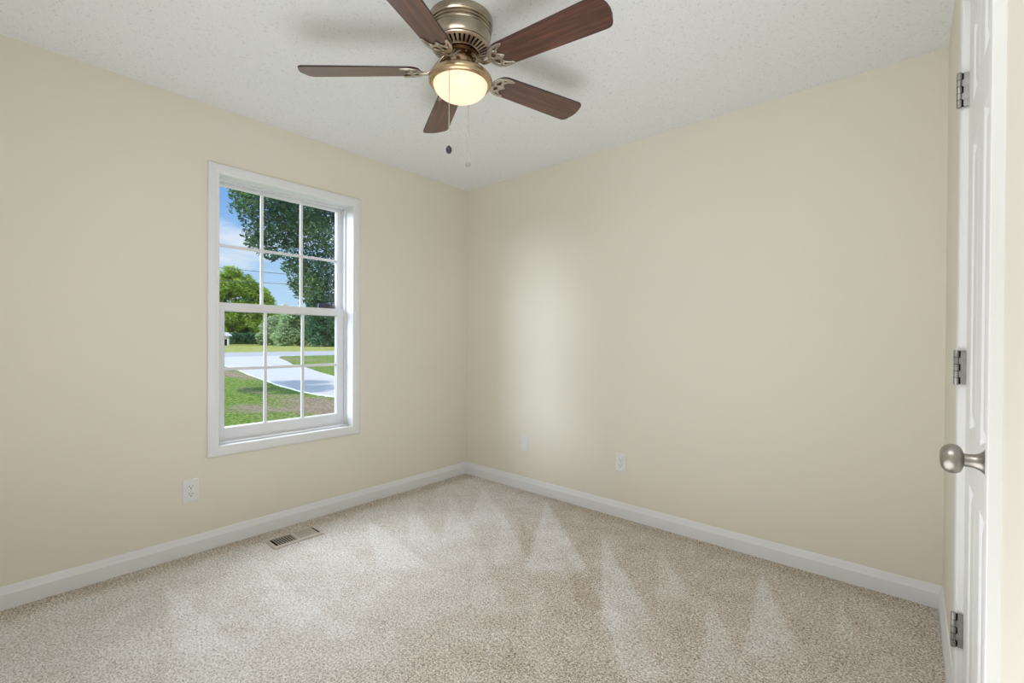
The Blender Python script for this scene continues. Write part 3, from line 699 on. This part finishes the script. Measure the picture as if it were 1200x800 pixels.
# near tree: boughs hang into the right side of the window view
edge = [(281, 226, .28), (279, 243, .22), (290, 236, .40), (303, 232, .5), (296, 256, .34), (300, 274, .34), (296, 285, .2), (308, 284, .32), (306, 294, .16), (320, 297, .22), (317, 303, .12), (326, 300, .14), (320, 250, .55), (318, 272, .45), (335, 236, .6),
        (337, 258, .6), (334, 282, .45), (348, 290, .42), (352, 240, .6), (356, 262, .6), (370, 250, .7), (372, 278, .6), (385, 262, .7), (388, 300, .6), (340, 304, .2), (338, 313, .2), (346, 318, .28), (352, 310, .34), (345, 332, .22), (350, 338, .2), (358, 328, .42),
        (360, 346, .34), (364, 310, .45), (368, 335, .45), (376, 322, .5), (380, 348, .5), (392, 330, .6), (372, 356, .26), (367, 353, .2), (394, 365, .5), (390, 235, .7), (300, 218, .5), (325, 212, .6), (350, 208, .7), (380, 205, .8)]
cl = []
for px, py, r in edge:
    X = -8.6-random.random()*1.6; cl.append((*P3(px, py, X), r*1.0))
for k in range(70):      # the rest of the crown, beyond the window's right and top edges
    X = -6.5-random.random()*6; y = 6.3+random.random()*6.5 - (0 if k % 2 else .0); zz = 1.2+random.random()*6.5
    q = at(398, 300, 0, X)
    if y < q.y+.55: 
        if zz < 5.3: continue
    cl.append((X, y, zz, .8+random.random()*.5))
tree('large dark green leafy tree close to the house with boughs hanging before the window', -9.5, 9.9, cl, 2100, .046, M['leaf_dark'], (5.2, .22))

# trees behind the field
def crown(px0, px1, pyt, pyb, X, n, rmin, rmax, depth=6, dome=True):
    out = []
    for k in range(n):
        u = random.random(); v = random.random()
        px = px0+(px1-px0)*u; top = pyt+(pyb-pyt)*((2*u-1)**2*.75 if dome else 0); py = top+(pyb-top)*v
        out.append((*P3(px, py, X-random.random()*depth), rmin+(rmax-rmin)*random.random()))
    return out
def far(label, px0, px1, pyt, X, n, r0, r1, depth, per, size, mt, trunk, pyb=402, dome=True, name='tree', extra=None, tx=None):
    c = crown(px0, px1, pyt, pyb-2, X, n, r0, r1, depth, dome)
    if extra: c += crown(*extra, X, 40, r0, r1*.8, depth)
    p = P3(tx or (px0+px1)/2, 403, X-depth/2); tree(label, p[0], p[1], c, per, size, mt, trunk, name)
far('deep green tree beyond the road, beside the rounded grey-green bush', 362, 440, 350, -80, 90, .9, 1.8, 4, 110, .30, M['leaf_deep'], (6, .3), 405, False)
far('large rounded grey-green bush beyond the road', 326, 370, 361, -91, 75, .7, 1.5, 3, 130, .26, M['leaf_sage'], None, 404, name='shrub')
far('pale sage bush beyond the road, between the yellow-green tree and the rounded bush', 306, 338, 368, -100, 45, .7, 1.4, 3, 130, .27, M['leaf_sage'], None, 404, name='shrub')
far('low dark hedge beyond the road, under the yellow-green tree', 268, 312, 392, -107, 60, .5, 1.0, 1.5, 140, .26, M['leaf_deep'], None, 403, False, 'shrub')
far('tall yellow-green tree standing beyond the road and the mown strip', 226, 326, 324, -116, 140, 1.0, 2.2, 6, 100, .33, M['leaf_lime'], (9, .5), 392, extra=(236, 300, 317, 345), tx=272)
far('broad green tree beyond the road, past the white shed', 120, 236, 330, -134, 110, 1.4, 2.8, 6, 45, .42, M['leaf_lime'], (9, .5))
far('dark tree standing behind the rounded grey-green bush', 326, 384, 374, -146, 60, 1.2, 2.2, 5, 70, .36, M['leaf_deep'], (5, .4))
far('tall green tree beyond the road, behind the yellow-green tree', 252, 316, 352, -128, 90, 1.4, 2.4, 5, 60, .36, M['leaf_deep'], (8, .4), tx=300)
X0 = -112

# shed at the far left behind the field
p = P3(254, 403, -103)
sh = empty('shed', (p[0], p[1], GZ)); tag(sh, 'small white shed with a dark open front beside the far tree line', 'shed')
MB().box((-2, -2.2, 0), (2, 1.6, 1.9)).build('wall', M['siding'], sh)
MB().prism([(-2.4, -2.6), (2.4, -2.6), (2.4, 2.0), (-2.4, 2.0)], 1.9, 2.1).add([(-2.4, -2.6, 2.1), (2.4, -2.6, 2.1), (2.4, 2.0, 2.1), (-2.4, 2.0, 2.1), (0, -2.6, 2.7), (0, 2.0, 2.7)], [(0, 1, 4), (2, 3, 5), (0, 4, 5, 3), (1, 2, 5, 4)]).build('roof', M['siding'], sh)
MB().box((1.98, -1.8, .05), (2.06, 1.2, 1.3)).build('doorway', M['slot'], sh)

# overhead cables along the road
def cable(pa, pb, label):
    a = at(*pa, 0, -38); b = at(*pb, 0, -38); d = (b-a); pts = []
    for k in range(41):
        t = -6+14*k/40; q = a+d*t; q.z += .0016*((t-.5)**2)*0; pts.append(q)
    o = MB().tube(pts, .022, 6).build('overhead_cable', M['wire'], smooth=60)
    tag(o, label, 'cable')
cable((260, 314), (333, 321), 'upper of the two thin overhead cables crossing the sky outside')
cable((306, 331.2), (343.5, 333), 'lower of the two thin overhead cables crossing the sky outside')
